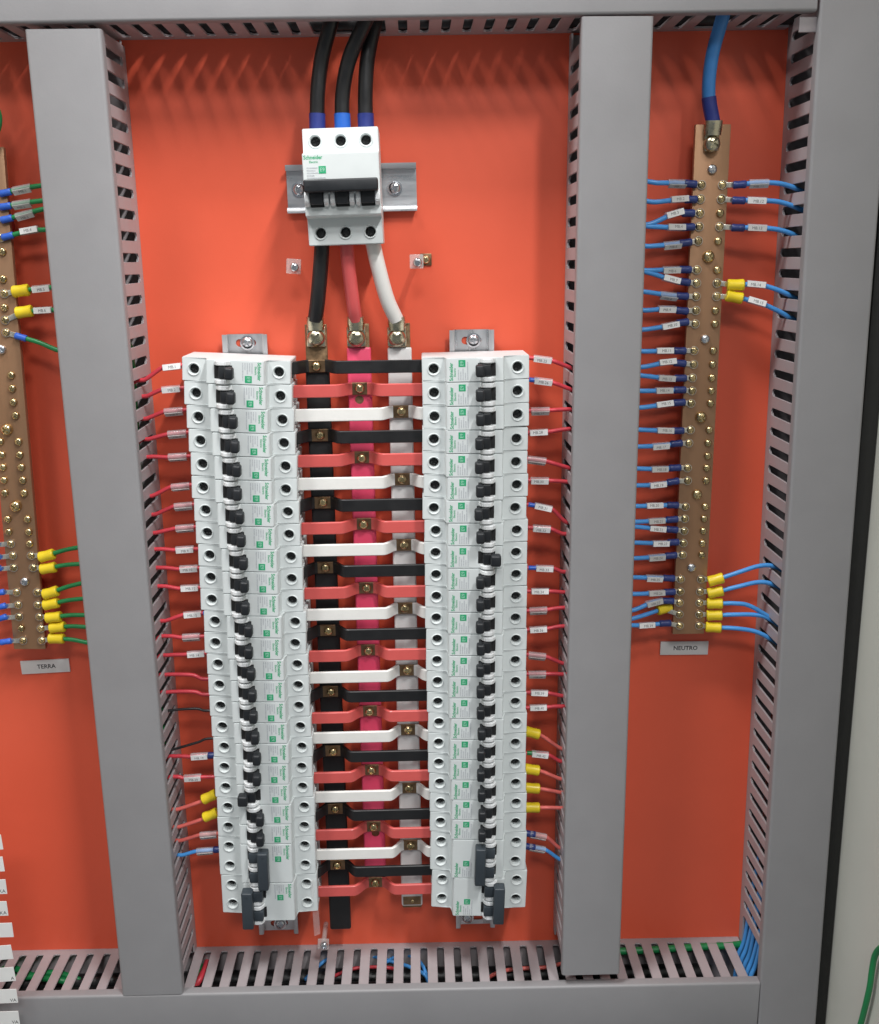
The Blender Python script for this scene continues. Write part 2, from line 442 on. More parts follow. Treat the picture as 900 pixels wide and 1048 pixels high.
rail('upright zinc mounting rail behind the left breaker column', (-0.0925, (zt_ + zb_) / 2), zt_ - zb_, True, 0.0,
     [(q.x + 0.0925, q.z - (zt_ + zb_) / 2, 0.0046), (0.001, -0.2600, 0.0046)], [(0, q.z - (zt_ + zb_) / 2), (0, -0.2600)])
rail('upright zinc mounting rail behind the right breaker column', (0.085, (zt_ + zb_) / 2 + .0008), zt_ - zb_, True, 0.0,
     [(q2.x - 0.085, q2.z - (zt_ + zb_) / 2, 0.0046), (-0.007, -0.2600, 0.0046)], [(0, q2.z - (zt_ + zb_) / 2), (0, -0.2600)])
q = U(306, 190, -0.004); q2 = U(404, 189, -0.004)
rail('horizontal zinc mounting rail behind the three-pole main breaker', (-0.0054, 0.1418), 0.0985, False, -0.008,
     [(-0.000, q.x + 0.0054, 0.0046), (0.0003, q2.x + 0.0054, 0.0046)], [])

# ------------------------------------------------------------------ breakers
def breaker_body(n):
    wd = 0.018 * n - 0.0003; hx = wd / 2
    prof = [(-0.009, -0.0400), (-0.0495, -0.0402), (-0.0500, -0.0215), (-0.0620, -0.0200), (-0.0620, 0.0222), (-0.0500, 0.0236), (-0.0495, 0.0402), (-0.009, 0.0400)]
    bm = bmesh.new(); bm_prism(bm, prof, 0, -hx, hx)
    bmesh.ops.bevel(bm, geom=bm.edges[:], offset=0.0005, segments=2, affect='EDGES')
    me = finish(bm, 'body', 'breaker_white')
    cs = []
    for i in range(n):
        x = (i - (n - 1) / 2) * 0.018
        for z in (-0.0315, 0.0315):
            b2 = bmesh.new(); bm_lathe(b2, [(0, 0.012), (0.0037, 0.012), (0.0037, 0.0007), (0.0041, -0.0001), (0.0041, -0.004), (0, -0.004)], 20, (x, -0.0498, z)); cs.append(finish(b2, 'c', 'breaker_white'))
        for s in (-1, 1):
            b2 = bmesh.new(); bm_box(b2, (x - 0.0062, -0.0405, s * 0.028 if s > 0 else -0.05), (x + 0.0062, -0.0255, 0.05 if s > 0 else s * 0.028)); cs.append(finish(b2, 'c', 'breaker_white'))
        b2 = bmesh.new(); bm_box(b2, (x - 0.0049, -0.07, -0.0142), (x + 0.0049, -0.052, -0.0010)); cs.append(finish(b2, 'c', 'breaker_white'))
    return bake_bool(me, cs, 'breaker_body', ['breaker_white'])
BODY = {n: breaker_body(n) for n in (1, 2, 3)}
# rounded raised ring round each terminal hole
bm = bmesh.new(); bm_lathe(bm, [(0.0049, 0.0004), (0.0048, -0.0003), (0.0046, -0.0005), (0.0043, -0.0004), (0.0040, 0.0006)], 22); RING = finish(bm, 'terminal_rim', 'breaker_white')
# toggle well, paddle, collars
WELL = box_me('toggle_well', (-0.0048, -0.0625, -0.0141), (0.0048, -0.053, -0.0011), 'slot_black', 0.0006)
bm = bmesh.new()
bm_box(bm, (-0.0045, -0.0675, -0.0105), (0.0045, -0.060, -0.0015), 0.0012, 3)
bm_box(bm, (-0.0044, -0.0745, -0.0050), (0.0044, -0.0660, 0.0012), 0.0016, 3)
PADDLE_ON = finish(bm, 'paddle', 'toggle_black')
bm = bmesh.new()
bm_box(bm, (-0.0045, -0.0675, -0.0135), (0.0045, -0.060, -0.0045), 0.0012, 3)
bm_box(bm, (-0.0044, -0.0745, -0.0180), (0.0044, -0.0655, -0.0100), 0.0016, 3)
PADDLE_OFF = finish(bm, 'paddle', 'toggle_black')
def collar(s):
    bm = bmesh.new()
    x0, x1 = sorted((s * 0.0050, s * 0.0085))
    pts = [(-0.0615, -0.0140), (-0.0655, -0.0132), (-0.0680, -0.0108), (-0.0685, -0.0080), (-0.0680, -0.0052), (-0.0655, -0.0030), (-0.0615, -0.0022)]
    bm_prism(bm, pts, 0, x0, x1)
    bmesh.ops.bevel(bm, geom=bm.edges[:], offset=0.0006, segments=2, affect='EDGES')
    return finish(bm, 'toggle_collar', 'collar_white')
COLLAR = {s: collar(s) for s in (-1, 1)}
bm = bmesh.new()
for i, (z, a, b_) in enumerate(((0.0135, -0.0072, 0.0005), (0.0118, -0.0072, -0.001), (0.0101, -0.0072, 0.001), (0.0084, -0.0072, -0.002), (0.0067, -0.0072, 0.006))):
    bm_box(bm, (a, -0.06212, z - 0.0005), (b_, -0.06200, z + 0.0004))
MARKS = finish(bm, 'printed_lines', 'print_grey')
SQ = box_me('badge', (0.0023, -0.06214, 0.0082), (0.0074, -0.06200, 0.0133), 'print_green', 0.00005, 1)
def bar_handle(n, off, m):
    hx = 0.009 * n - 0.0012
    bm = bmesh.new()
    if off: bm_box(bm, (-hx, -0.0755, -0.0195), (hx, -0.0655, -0.0105), 0.0012, 3)
    else: bm_box(bm, (-hx, -0.0755, -0.0045), (hx, -0.0655, 0.0040), 0.0012, 3)
    for i in range(n):
        x = (i - (n - 1) / 2) * 0.018
        if off: bm_box(bm, (x - 0.0045, -0.0690, -0.0140), (x + 0.0045, -0.060, -0.0030), 0.001, 2)
        else: bm_box(bm, (x - 0.0045, -0.0690, -0.0125), (x + 0.0045, -0.060, -0.0015), 0.001, 2)
    bm_lathe(bm, [(0, -0.0003), (0.0009, -0.0003), (0.0009, 0.0002)], 10, (-hx + 0.003, -0.0755, -0.015 if off else 0.0))
    return finish(bm, 'handle_bar', m)
T_BRAND = text_me('Schneider', 0.0037, 'print_green', 'LEFT', 0.028, 0.90)
T_BRAND2 = text_me('Electric', 0.0022, 'print_green', 'LEFT', 0.02, 0.95)
T_E9 = text_me('E9', 0.0036, 'print_light', 'CENTER', 0.01)
def breaker(name, label, cat, n, loc, ry, off, group, brand_scale=1.0, main=False):
    t = thing(name, label, cat, loc, ry, group)
    link('body', BODY[n], t)
    for i in range(n):
        x = (i - (n - 1) / 2) * 0.018
        for z in (-0.0315, 0.0315):
            rim = link('terminal_rim', RING, t, (x, -0.0500, z))
            screw(t, 'screw_dark', (x, -0.0425, z), 0.0035, 'terminal_screw')
        link('toggle_well', WELL, t, (x, 0, 0))
        for s in (-1, 1): link('toggle_collar', COLLAR[s], t, (x, 0, 0))
    if n == 1: link('toggle', PADDLE_OFF if off else PADDLE_ON, t)
    else: link('handle_bar', bar_handle(n, off, 'toggle_black' if main else 'toggle_grey'), t)
    x0 = -0.009 * n
    if main:
        link('brand_lettering', T_BRAND, t, (x0 + 0.0010, -0.06206, 0.0195)); link('brand_lettering', T_BRAND2, t, (x0 + 0.0048, -0.06206, 0.0165))
        bd = link('badge', SQ, t, (x0 + 0.0090, 0, 0.0004)); link('badge_lettering', T_E9, bd, (0.0048, -0.06220, 0.0108))
        link('printed_lines', MARKS, t, (x0 + 0.0100, 0, -0.0008))
    else:
        link('brand_lettering', T_BRAND, t, (x0 + 0.0012, -0.06206, 0.0187)); link('brand_lettering', T_BRAND2, t, (x0 + 0.0042, -0.06206, 0.0161))
        bd = link('badge', SQ, t, (x0 + 0.0090, 0, 0.0)); link('badge_lettering', T_E9, bd, (0.0048, -0.06220, 0.0108))
        link('printed_lines', MARKS, t, (x0 + 0.0090, 0, 0))
    return t
LLx = [198, 200, 203, 205, 207, 208, 210.5, 212, 214.3, 215.6, 216.6, 220, 220.4, 222.8, 224.4, 225.3, 227.6, 229.3, 229.5, 230.7, 232.8, 233.3, 233.8, 234.5, 236.2, 237.4]
LRx = [285.4, 287, 288.6, 290.2, 292, 292.2, 294.2, 295.6, 297.7, 298.3, 299, 301.9, 301.9, 304.2, 304.9, 306, 307, 308.7, 308.5, 309.5, 311.4, 311.4, 312.3, 313, 314.2, 315.7]
RLx = [444.4, 444.8, 445.4, 444.8, 444.6, 446, 444.8, 446.9, 446.7, 447.3, 447.5, 447.5, 448.3, 448.1, 448.8, 449, 450, 449.6, 449.8, 450.5, 451.5, 451.7, 451, 450.8, 452.4, 451.7]
RRx = [529.6, 529.6, 529.4, 528.4, 528, 528.6, 527, 528.4, 527.7, 527.7, 527.7, 527.1, 527.7, 527.1, 527.1, 527.1, 528, 527.3, 527, 527.8, 528, 527.5, 528.7, 528.5, 529.4, 528.7]
ROWY = [376, 401.5, 426.5, 450.8, 474.8, 499, 522.3, 545.4, 568.6, 591, 613, 635.2, 657.2, 678.7, 700, 721, 741.6, 762.3, 783, 803.5, 823.8, 843.8, 863.7, 883, 902.7, 921.8]
def column(side):
    A, B, z0, ry, offs = (LLx, LRx, 0.01909, math.pi / 2, (18 + 1,)) if side == 'left' else (RLx, RRx, 0.01813, -math.pi / 2, (8,))
    i = 0; idx = 0
    while i < 26:
        n = 1 if i < 22 else 2
        if n == 1: zc = z0 - 0.009 - 0.018 * i
        else: zc = z0 - 0.018 * (i + 1)
        xs = []
        for j in range(i, i + n):
            pa, pb = U(A[j], ROWY[j], -0.05).x, U(B[j], ROWY[j], -0.05).x; xs.append((pa + pb) / 2)
        x = sum(xs) / n
        tl = (0.0564 - 0.00187 * i) if side == 'left' else (-0.008 if i < 3 else 0.0073 + 0.0013 * i)
        if n == 1:
            off = i in offs
            lab = f'white single-pole breaker, {ORD[i]} from the top of the {side} column' + (', switched off' if off else '')
            breaker('circuit_breaker', lab, 'breaker', 1, (x, 0, zc), ry + tl + random.uniform(-.002, .002), off, 'single-pole breakers of the two columns')
        else:
            off = i == 24
            lab = (f'white two-pole breaker, lowest of the {side} column, grey handle bar switched off' if off else
                   f'white two-pole breaker, second lowest of the {side} column, grey handle bar switched on')
            breaker('two_pole_breaker', lab, 'breaker', 2, (x, 0, zc), ry + tl, off, 'two-pole breakers at the foot of the columns')
        i += n
column('left'); column('right')
breaker('main_breaker', 'white three-pole main breaker with black handle bar above the bus bars', 'breaker', 3, (-0.0090, 0, 0.1400), -0.021, False, None, main=True)

# ------------------------------------------------------------------ bus bars and straps
BX = [-0.0356, -0.0031, 0.0284]; BF = -0.0205            # bar centres, front of the sleeves
def bus_bar(label, x, zt, zb, m, bare_top, bare_bot, holes=()):
    t = thing('bus_bar', label, 'bus bar', (x, 0, zb))
    L = zt - zb
    bm = bmesh.new(); bm_box(bm, (-0.0084, -0.0198, 0.0), (0.0084, -0.0168, L), 0.0004)
    link('copper_core', finish(bm, 'core', 'brass_dull'), t)
    bm = bmesh.new(); bm_box(bm, (-0.0093, BF, bare_bot), (0.0093, -0.0160, L - bare_top), 0.0018, 3)
    me = finish(bm, 'sleeve', m)
    if holes:
        cs = []
        for hx, hz in holes:
            b2 = bmesh.new(); bm_lathe(b2, [(0, 0.003), (0.0034, 0.003), (0.0034, -0.006), (0, -0.006)], 16, (hx - x, -0.0185, hz - zb)); cs.append(finish(b2, 'c', m))
        me = bake_bool(me, cs, 'sleeve', [m])
    link('sleeve', me, t)
    for z in (0.045, L - 0.05):
        bm = bmesh.new(); bm_lathe(bm, [(0, 0), (0.006, 0), (0.008, -0.004), (0.008, -0.012), (0.0065, -0.0158), (0, -0.0158)], 16, (0, -0.0002, z))
        link('standoff', finish(bm, 'standoff', 'insulator_red'), t)
    return t
zt0 = U(323, 332, -0.02).z
bus_bar('black sleeved upright bus bar with bare brass top, next to left breakers', BX[0], zt0, U(351, 951, -0.02).z, 'bus_black', zt0 - U(323, 372, -0.02).z, -0.0005)
bus_bar('hot pink sleeved upright bus bar, middle of three', BX[1], zt0, U(386, 905, -0.02).z, 'bus_pink', zt0 - U(365, 355, -0.02).z, 0.001, [(U(x_, y_, -0.0205).x, U(x_, y_, -0.0205).z) for x_, y_ in ((368, 409), (384.5, 853))])
bus_bar('white sleeved upright bus bar with bare copper foot, next to right breakers', BX[2], zt0, U(423, 929, -0.02).z, 'bus_white', zt0 - U(407, 355, -0.02).z, 0.0015)
wb = [o for o in COL.objects if o.name.startswith('bus_bar')][-1]
link('bare_window', box_me('bare_window', (-0.0078, -0.0211, 0.0035), (0.0078, -0.0200, 0.0115), 'brass_dull', 0.0003), wb); screw(wb, 'brass', (0.0005, -0.0213, 0.0075), 0.0016)
# straps
def sweep_strip(path, h, th, m, name):
    """strip with height h (z) and thickness th following path of (x,y)"""
    bm = bmesh.new(); rings = []
    n = len(path)
    for i, (x, y) in enumerate(path):
        a, b_ = path[max(i - 1, 0)], path[min(i + 1, n - 1)]
        d = Vector((b_[0] - a[0], b_[1] - a[1])).normalized(); nx, ny = -d.y, d.x
        e = 0.0006; hh = h / 2; ht = th / 2; ring = []
        for u, v in ((-ht, -hh + e), (-ht, hh - e), (-ht + e, hh), (ht - e, hh), (ht, hh - e), (ht, -hh + e), (ht - e, -hh), (-ht + e, -hh)):
            ring.append(bm.verts.new((x + nx * u, y + ny * u, v)))
        rings.append(ring)
    for A, B in zip(rings, rings[1:]):
        for k_ in range(8): bm.faces.new((A[k_], A[(k_ + 1) % 8], B[(k_ + 1) % 8], B[k_]))
    bm.faces.new(rings[0]); bm.faces.new(rings[-1][::-1])
    return finish(bm, name, m, ang=40)
def sst(t): t = min(1, max(0, t)); return t * t * (3 - 2 * t)
CN = ['black', 'red', 'white']
def strap(i):
    c = i % 3; x = BX[c] ; m = ['strap_black', 'strap_red', 'strap_white'][c]
    zc = 0.0186 - 0.009 - 0.018 * i + random.uniform(-.0004, .0004)
    y1, y0 = -0.0345, -0.0228
    xl, xr = -0.0585, 0.0535
    hb = [0.0068, 0.0062, 0.0068][c]; ramp = [0.0105, 0.0120, 0.0095][c]
    t = thing('busbar_strap', f'{CN[c]} sleeved cross strap joining the {CN[c] if c != 1 else "pink"} bus bar to the {ORD[i]} breaker row', 'strap', (x, 0, zc), group='cross straps between the breaker columns')
    def y(xx):
        d = abs(xx) - hb
        return y0 + (y1 - y0) * sst(d / ramp)
    xs = [xl - x + (xr - xl) * k_ / 60 for k_ in range(61)]
    lf = [v for v in xs if v < -hb + .0005] ; rt = [v for v in xs if v > hb - .0005]
    if lf[-1] < -hb + .0003: lf.append(-hb + .0003)
    if rt[0] > hb - .0003: rt.insert(0, hb - .0003)
    for seg in (lf, rt):
        if len(seg) > 1: link('sleeve', sweep_strip([(v, y(v)) for v in seg], 0.0098, 0.0028, m, 'sleeve'), t)
    link('bare_link', sweep_strip([(v, y0) for v in (-hb - 0.003, -hb, 0, hb, hb + 0.003)], 0.0098, 0.0022, 'brass_dull', 'bare_link'), t)
    screw(t, SCREW['brass'], (random.uniform(-.0006, .0006), y0 - 0.0013, random.uniform(-.0005, .0005)), 0.0037)
    return t
for i in range(26): strap(i)

# ------------------------------------------------------------------ thick cables
def tube_me(path, r, m, n=12, loc=Vector()):
    bm = bmesh.new(); bm_tube(bm, [p - loc for p in path], r, n); return finish(bm, 'tube', m, ang=60)
def thick_cable(label, pts, r, m, sleeve=None, lug=None, slim=False):
    """pts: world points, last one at the terminal"""
    loc = Vector(pts[-1]); t = thing('power_cable', label, 'cable', loc, group='thick power cables')
    path = spline(pts, 8)
    link('insulation', tube_me(path, r, m, 14, loc), t)
    if sleeve:
        # cover the last `len` metres
        L = sleeve[1]; acc = 0; sp = [path[-1]]
        for a_, b_ in zip(path[::-1], path[::-1][1:]):
            seg = (b_ - a_).length
            if acc + seg >= L: sp.append(a_.lerp(b_, (L - acc) / seg)); break
            sp.append(b_); acc += seg
        link('end_sleeve', tube_me(sp, r * 1.09, sleeve[0], 14, loc), t)
    if lug:
        p = Vector(lug) - loc
        bm = bmesh.new(); hw = 0.0054 if slim else 0.0074
        bm_box(bm, (-hw, -0.0022, -0.0062 if slim else -0.0082), (hw, 0.0006, 0.0075), 0.0012, 3)
        bm_tube(bm, [Vector((0, -0.0030, 0.0050)), Vector((0, -0.0034, 0.0085)), Vector((0, -0.0046, 0.0115)), Vector((0, -0.0050, 0.0150))], [0.0055, 0.0058, 0.0058, 0.0057], 14, sq=(1.15, .8))
        link('lug', finish(bm, 'lug', 'lug_metal', ang=45), t, p)
        screw(t, LUGBOLT, p + Vector((0, -0.0024, -0.0010)), 0.0060 if slim else 0.0068, 'lug_bolt')
    return t
Y = -0.033
thick_cable('black supply cable entering the left pole of the main breaker from above', [U(345, 0, -0.040), U(338, 26, -0.037), U(329, 62, Y), U(325, 100, Y), U(325, 135, Y)], 0.0054, 'cable_black', ('sleeve_navy', 0.0125))
thick_cable('black supply cable entering the middle pole of the main breaker from above', [U(384, 0, -0.044), U(372, 26, -0.042), U(357, 62, -0.036), U(350.5, 100, Y), U(351, 135, Y)], 0.0054, 'cable_black', ('sleeve_blue', 0.0125))
thick_cable('black supply cable entering the right pole of the main breaker from above', [U(390, 0, -0.030), U(383, 26, -0.030), U(376, 62, -0.032), U(374, 100, Y), U(375, 135, Y)], 0.0054, 'cable_black', ('sleeve_navy', 0.0125))
lug_y = -0.0206
def low(label, p, m, lugpx):
    lg = U(lugpx[0], lugpx[1], lug_y); e = lg + Vector((0, -0.0046, 0.0125))
    thick_cable(label, [U(p[0][0], p[0][1], Y), U(p[1][0], p[1][1], -0.032), U(p[2][0], p[2][1], -0.030), e], 0.0057 if m != 'cable_pink' else 0.0052, m, None, lg)
low('black cable running down from main breaker to the black bus bar', [(330, 243), (328.5, 270), (325.5, 305)], 'cable_black', (324, 344))
low('pink cable running down from main breaker to the pink bus bar', [(354.5, 243), (356.5, 270), (361.5, 310)], 'cable_pink', (365, 344))
low('white cable running down from main breaker to the white bus bar', [(381, 243), (386, 268), (396, 305)], 'cable_white', (406.5, 344))

# ------------------------------------------------------------------ wires
SLEEVE_ME = None
bm = bmesh.new(); bm_tube(bm, [Vector((-0.0072, 0, 0)), Vector((0.0072, 0, 0))], 0.0027, 12, False); SLEEVE_ME = finish(bm, 'marker_sleeve', 'clear_sleeve')
CARD = {}
for kx in ('card_white', 'card_grey'): CARD[kx] = box_me('marker_card', (-0.0068, -0.0033, -0.0022), (0.0068, -0.0029, 0.0022), kx, 0.0001, 1)
def boot_me(m, L, r):
    bm = bmesh.new()
    bm_tube(bm, [Vector((x * L, 0, 0)) for x in (-.5, -.44, -.2, 0, .2, .44, .5)], [r * .86, r, r * .97, r * .93, r * .97, r, r * .86], 12, True, (1.0, 1.0))
    return finish(bm, 'terminal_boot', m, ang=40)
BOOT = {'navy': boot_me('boot_navy', 0.0095, 0.0029), 'blue': boot_me('boot_blue', 0.0088, 0.0026), 'yellow': boot_me('boot_yellow', 0.0125, 0.0045), 'slim': boot_me('boot_blue', 0.008, 0.0019), 'green': boot_me('wire_green', 0.008, 0.0019)}
bm = bmesh.new(); bm_box(bm, (-0.0045, -0.0006, -0.0020), (0.0045, 0.0006, 0.0020), 0.0004); 
bm_lathe(bm, [(0.0014, -0.0006), (0.0034, -0.0006), (0.0034, 0.0006), (0.0014, 0.0006)], 14, (-0.0055, 0, 0))
TONGUE = finish(bm, 'ring_tongue', 'tin')
def frame_at(path, p):
    i = min(range(len(path)), key=lambda k_: (path[k_] - p).length)
    a, b_ = path[max(i - 1, 0)], path[min(i + 1, len(path) - 1)]
    t = (b_ - a).normalized()
    if t.x < 0: t = -t
    y = Vector((0, 1, 0)); y = (y - t * y.dot(t)).normalized(); z = t.cross(y)
    m = Matrix((t, y, z)).transposed().to_4x4(); m.translation = path[i]
    return m
def wire(name, label, cat, group, pts, r, m, boot=None, marker=None, tongue=None):
    """pts world points; pts[0] is at the terminal. boot=(kind, point). marker=(point, style, text). tongue = screw point"""
    pts = [Vector(p) for p in pts]; loc = pts[0].copy()
    t = thing(name, label, cat, loc, 0, group); inv = Matrix.Translation(-loc)
    path = spline(pts, 10)
    link('insulation', tube_me(path, r, m, 9, loc), t)
    if boot:
        link('terminal_boot', BOOT[boot[0]], t, mtx=inv @ frame_at(path, Vector(boot[1])))
    if tongue is not None:
        d = (pts[0] - Vector(tongue)); d.y = 0; d.normalize()
        y = Vector((0, 1, 0)); z = d.cross(y)
        mm = Matrix((d, y, z)).transposed().to_4x4(); mm.translation = Vector(tongue) + d * 0.0055
        link('ring_tongue', TONGUE, t, mtx=inv @ mm)
    if marker:
        mm = frame_at(path, Vector(marker[0])) @ Matrix.Rotation(random.uniform(-.25, .25) + (0.9 if marker[1] == 'clear' else 0), 4, 'X')
        s = link('marker_sleeve', SLEEVE_ME, t, mtx=inv @ mm)
        cd = 'card_white' if marker[1] == 'white' else 'card_grey'
        c_ = link('marker_card', CARD[cd], s)
        link('marker_lettering', text_me(marker[2], 0.0030, 'print_soft', 'CENTER', 0.0), s, (random.uniform(-.001, .001), -0.00338, random.uniform(-.0006, .0002)))
    return t
# --- load wires on the left column: label centre px, duct entry px, style, colour, boot
LW = [((176.5, 375.5), (149, 388), 'white', 'red'), ((175.5, 398), (151, 405), 'white', 'red'), ((178, 420.5), (151, 428), 'clear', 'red'),
      ((181.5, 443.5), (154, 449), 'clear', 'red'), ((182, 467), (154, 467.5), 'clear', 'red'), ((185, 497.5), (157, 507), 'clear', 'red'),
      ((188, 517.5), (160, 526), 'clear', 'red'), ((189.5, 540), (161, 545), 'clear', 'red'), ((189.5, 562), (163, 562), 'white', 'red'),
      ((193.5, 581.5), (166, 581), 'white', 'red'), ((194.5, 601.5), (167, 600), 'white', 'red'), ((197.5, 628.5), (171, 635), 'white', 'red'),
      ((196, 651.5), (173, 651), 'clear', 'red'), ((201, 669), (173, 670.5), 'white', 'red'), (None, (171, 690.5), None, 'red'), (None, (171, 708.5), None, 'red'),
      (None, (176, 727), None, 'black'), (None, (178, 767), None, 'black'), ((204.5, 773.5), (181, 774), 'white', 'red'), ((197.5, 795.5), (181, 795), 'white', 'red'),
      (None, (184, 828), 'yellow', 'pink'), (None, (185, 846), 'yellow', 'pink'), ((213.5, 854), (187, 860), 'clear', 'pink'), ((210, 870.5), (188, 875), 'clear', 'blue')]
STARTY = {14: 695, 15: 711, 16: 727.5, 17: 756.5, 20: 815.5, 21: 834}
YW = -0.033
xin = -0.1693
for i, (lp, ep, st, colr) in enumerate(LW):
    edge = U(*ep, YW)
    sy = STARTY.get(i, lp[1] if lp else ep[1])
    ex = -0.1305
    # the terminal: same image row, at the breaker's side
    z_t = U(200, sy, YW).z
    s0 = Vector((ex + 0.004, YW, z_t + (0.0005 if lp else 0)))
    if lp:
        l0 = U(*lp, YW); dirv = (l0 - edge); mid = l0 + Vector((0.007, 0, 0.12 * dirv.z)); pts = [Vector((s0.x, YW, mid.z)), mid, l0, l0 + Vector((-0.008, 0, -0.0006)), edge]
    else:
        pts = [s0, s0 + Vector((-0.012, 0, 0.0)), (s0 + edge) / 2 + Vector((0, 0, 0.0014)), edge]
    inn = edge + Vector((-0.010, 0.001, -0.003)); pts.append(inn); pts.append(inn + Vector((-0.010, -0.002, -0.02)))
    bt = None
    if st == 'yellow': bt = ('yellow', U(214 if i == 20 else 216, sy, YW))
    elif i in (18, 23): bt = ('navy', s0 + Vector((-0.008, 0, 0)))
    elif lp and random.random() < .3: bt = ('slim', s0 + Vector((-0.004, 0, 0)))
    desc = {'white': 'with white marker sleeve', 'clear': 'with clear marker sleeve', 'yellow': 'with yellow terminal boot', None: 'without marker'}[st]
    wire('load_wire', f'{colr} wire {desc}, {ORD[i]} from the top on the left breaker column', 'wire', 'load wires leaving the left breaker column', pts,
         0.00165 if colr != 'black' else 0.0011, 'wire_' + colr, bt, (l0, st, f'MB.{i + 1}') if lp else None)
# --- load wires on the right column
RW = [((555.4, 367.6), (586, 377), 'white', 'red'), ((556, 390), (586, 399), 'white', 'red'), ((553, 420), (585, 419), 'clear', 'red'), ((551.4, 442.4), (584, 439), 'white', 'red'),
      ((549.6, 470.6), (583, 479), 'clear', 'red'), ((552.4, 491.6), (580, 493), 'white', 'red'), ((556, 519), (579, 534), 'white', 'red'), ((554.4, 540.6), (575, 546), 'white', 'red'),
      ((557.5, 581.5), (575, 585), 'white', 'red'), ((552.7, 605), (575, 606), 'white', 'red'), ((551, 624.4), (575, 622), 'clear', 'red'), ((551, 644), (575, 641), 'white', 'red'),
      ((549.8, 670.8), (575, 678.5), 'clear', 'red'), ((550, 689.7), (574, 690), 'clear', 'red'), ((552, 709), (574, 712), 'white', 'red'), ((551, 724), (573, 723), 'white', 'red'),
      ((545, 750), (574, 766), 'yellow', 'pink'), ((552.8, 771.7), (573, 779), 'white', 'red'), ((544.7, 787.7), (573, 797), 'yellow', 'pink'), ((545, 806.8), (573, 811), 'yellow', 'pink'),
      ((545, 826.6), (573, 827), 'yellow', 'pink'), ((551, 855), (573, 868), 'clear', 'pink'), ((550, 868), (574, 880), 'clear', 'blue')]
for i, (lp, ep, st, colr) in enumerate(RW):
    edge = U(*ep, YW); l0 = U(*lp, YW)
    dv = edge - l0
    s0 = Vector((0.1225, YW, l0.z - dv.z * 0.25)); mid = l0 + Vector((-0.007, 0, -dv.z * 0.12))
    inn = edge + Vector((0.010, 0.001, -0.003))
    pts = [s0, mid, l0, l0 + Vector((0.008, 0, dv.z * .2)), edge, inn, inn + Vector((0.010, -0.002, -0.02))]
    bt = ('yellow', l0) if st == 'yellow' else (('green', s0 + Vector((0.009, 0, 0))) if i == 17 else (('navy', s0 + Vector((0.009, 0, 0))) if i in (21, 22) else (('slim', s0 + Vector((0.009, 0, 0))) if i in (1, 6, 8) else None)))
    desc = {'white': 'with white marker sleeve', 'clear': 'with clear marker sleeve', 'yellow': 'with yellow terminal boot'}[st]
    wire('load_wire', f'{colr} wire {desc}, {ORD[i]} from the top on the right breaker column', 'wire', 'load wires leaving the right breaker column', pts,
         0.00165, 'wire_' + colr, bt, (l0, st, f'MB.{i + 25}') if st != 'yellow' else None)

# ------------------------------------------------------------------ terminal bars
BARF = -0.0245
def terminal_bar(label, tl, tr, br, bl, rows, singles, missing=()):
    """corner px; rows: py list of screw pairs with (left px, right px); singles: (px,py,kind,r)"""
    c = [U(*p, BARF) for p in (tl, tr, br, bl)]
    base = (c[2] + c[3]) / 2; top = (c[0] + c[1]) / 2
    th = math.atan2(top.x - base.x, top.z - base.z); L = (top - base).length
    wd = ((c[1] - c[0]).length + (c[2] - c[3]).length) / 2
    t = thing('terminal_bar', label, 'terminal bar', (base.x, 0, base.z), th)
    inv = (Matrix.Translation((base.x, 0, base.z)) @ Matrix.Rotation(th, 4, 'Y')).inverted()
    bm = bmesh.new(); bm_box(bm, (-wd / 2, BARF, 0), (wd / 2, BARF + 0.005, L), 0.0005)
    link('copper_bar', finish(bm, 'copper_bar', 'copper_bar'), t)
    for z in (0.05, L - 0.055):
        bm = bmesh.new(); bm_lathe(bm, [(0, -0.0002), (0.007, -0.0002), (0.009, -0.004), (0.009, -0.015), (0.007, -0.0193), (0, -0.0193)], 16, (0, 0, z))
        link('standoff', finish(bm, 'standoff', 'insulator_red'), t)
    out = {}
    for side in (0, 1):
        for i, row in enumerate(rows):
            if (side, i) in missing or row[side] is None: continue
            p = inv @ U(row[side], row[2], BARF - 0.001)
            p.y = BARF - 0.0006
            screw(t, 'brass', p, 0.0030, 'terminal_screw')
    for px, py, kd, r in singles:
        p = inv @ U(px, py, BARF - 0.001); p.y = BARF - 0.0005
        screw(t, BOLT if kd == 'bolt' else kd, p, r, 'fixing_bolt')
    return t
NR = [(718.3, 739.8, 189), (717.4, 738.7, 203.5), (716.7, 737.5, 217.9), (716, 737, 231.8), (715, 735.5, 246.5),
      (713.7, 734.5, 276), (713.3, 734.3, 289.6), (712.8, 733.9, 303.3), (712.6, 732.7, 317.7), (711.9, 732.3, 331.4),
      (710.7, 730.6, 358.8), (710.3, 730, 372.9), (709, 729.3, 386.7), (708.6, 728.7, 400), (707.6, 727.8, 412.8),
      (707, 726.6, 440), (705.4, 725.3, 453.5), (704.7, 724.9, 466.8), (704, 724, 479), (704, 723.4, 492),
      (701.9, 722.3, 518.6), (701.2, 721.3, 531), (700.6, 720.4, 543.5), (699.7, 719.6, 556), (699, 718.7, 568),
      (697, 718, 592.9), (696.6, 717, 605.6), (695.9, 716.4, 617), (695.7, 716.2, 628.8), (696, 716, 640.4)]
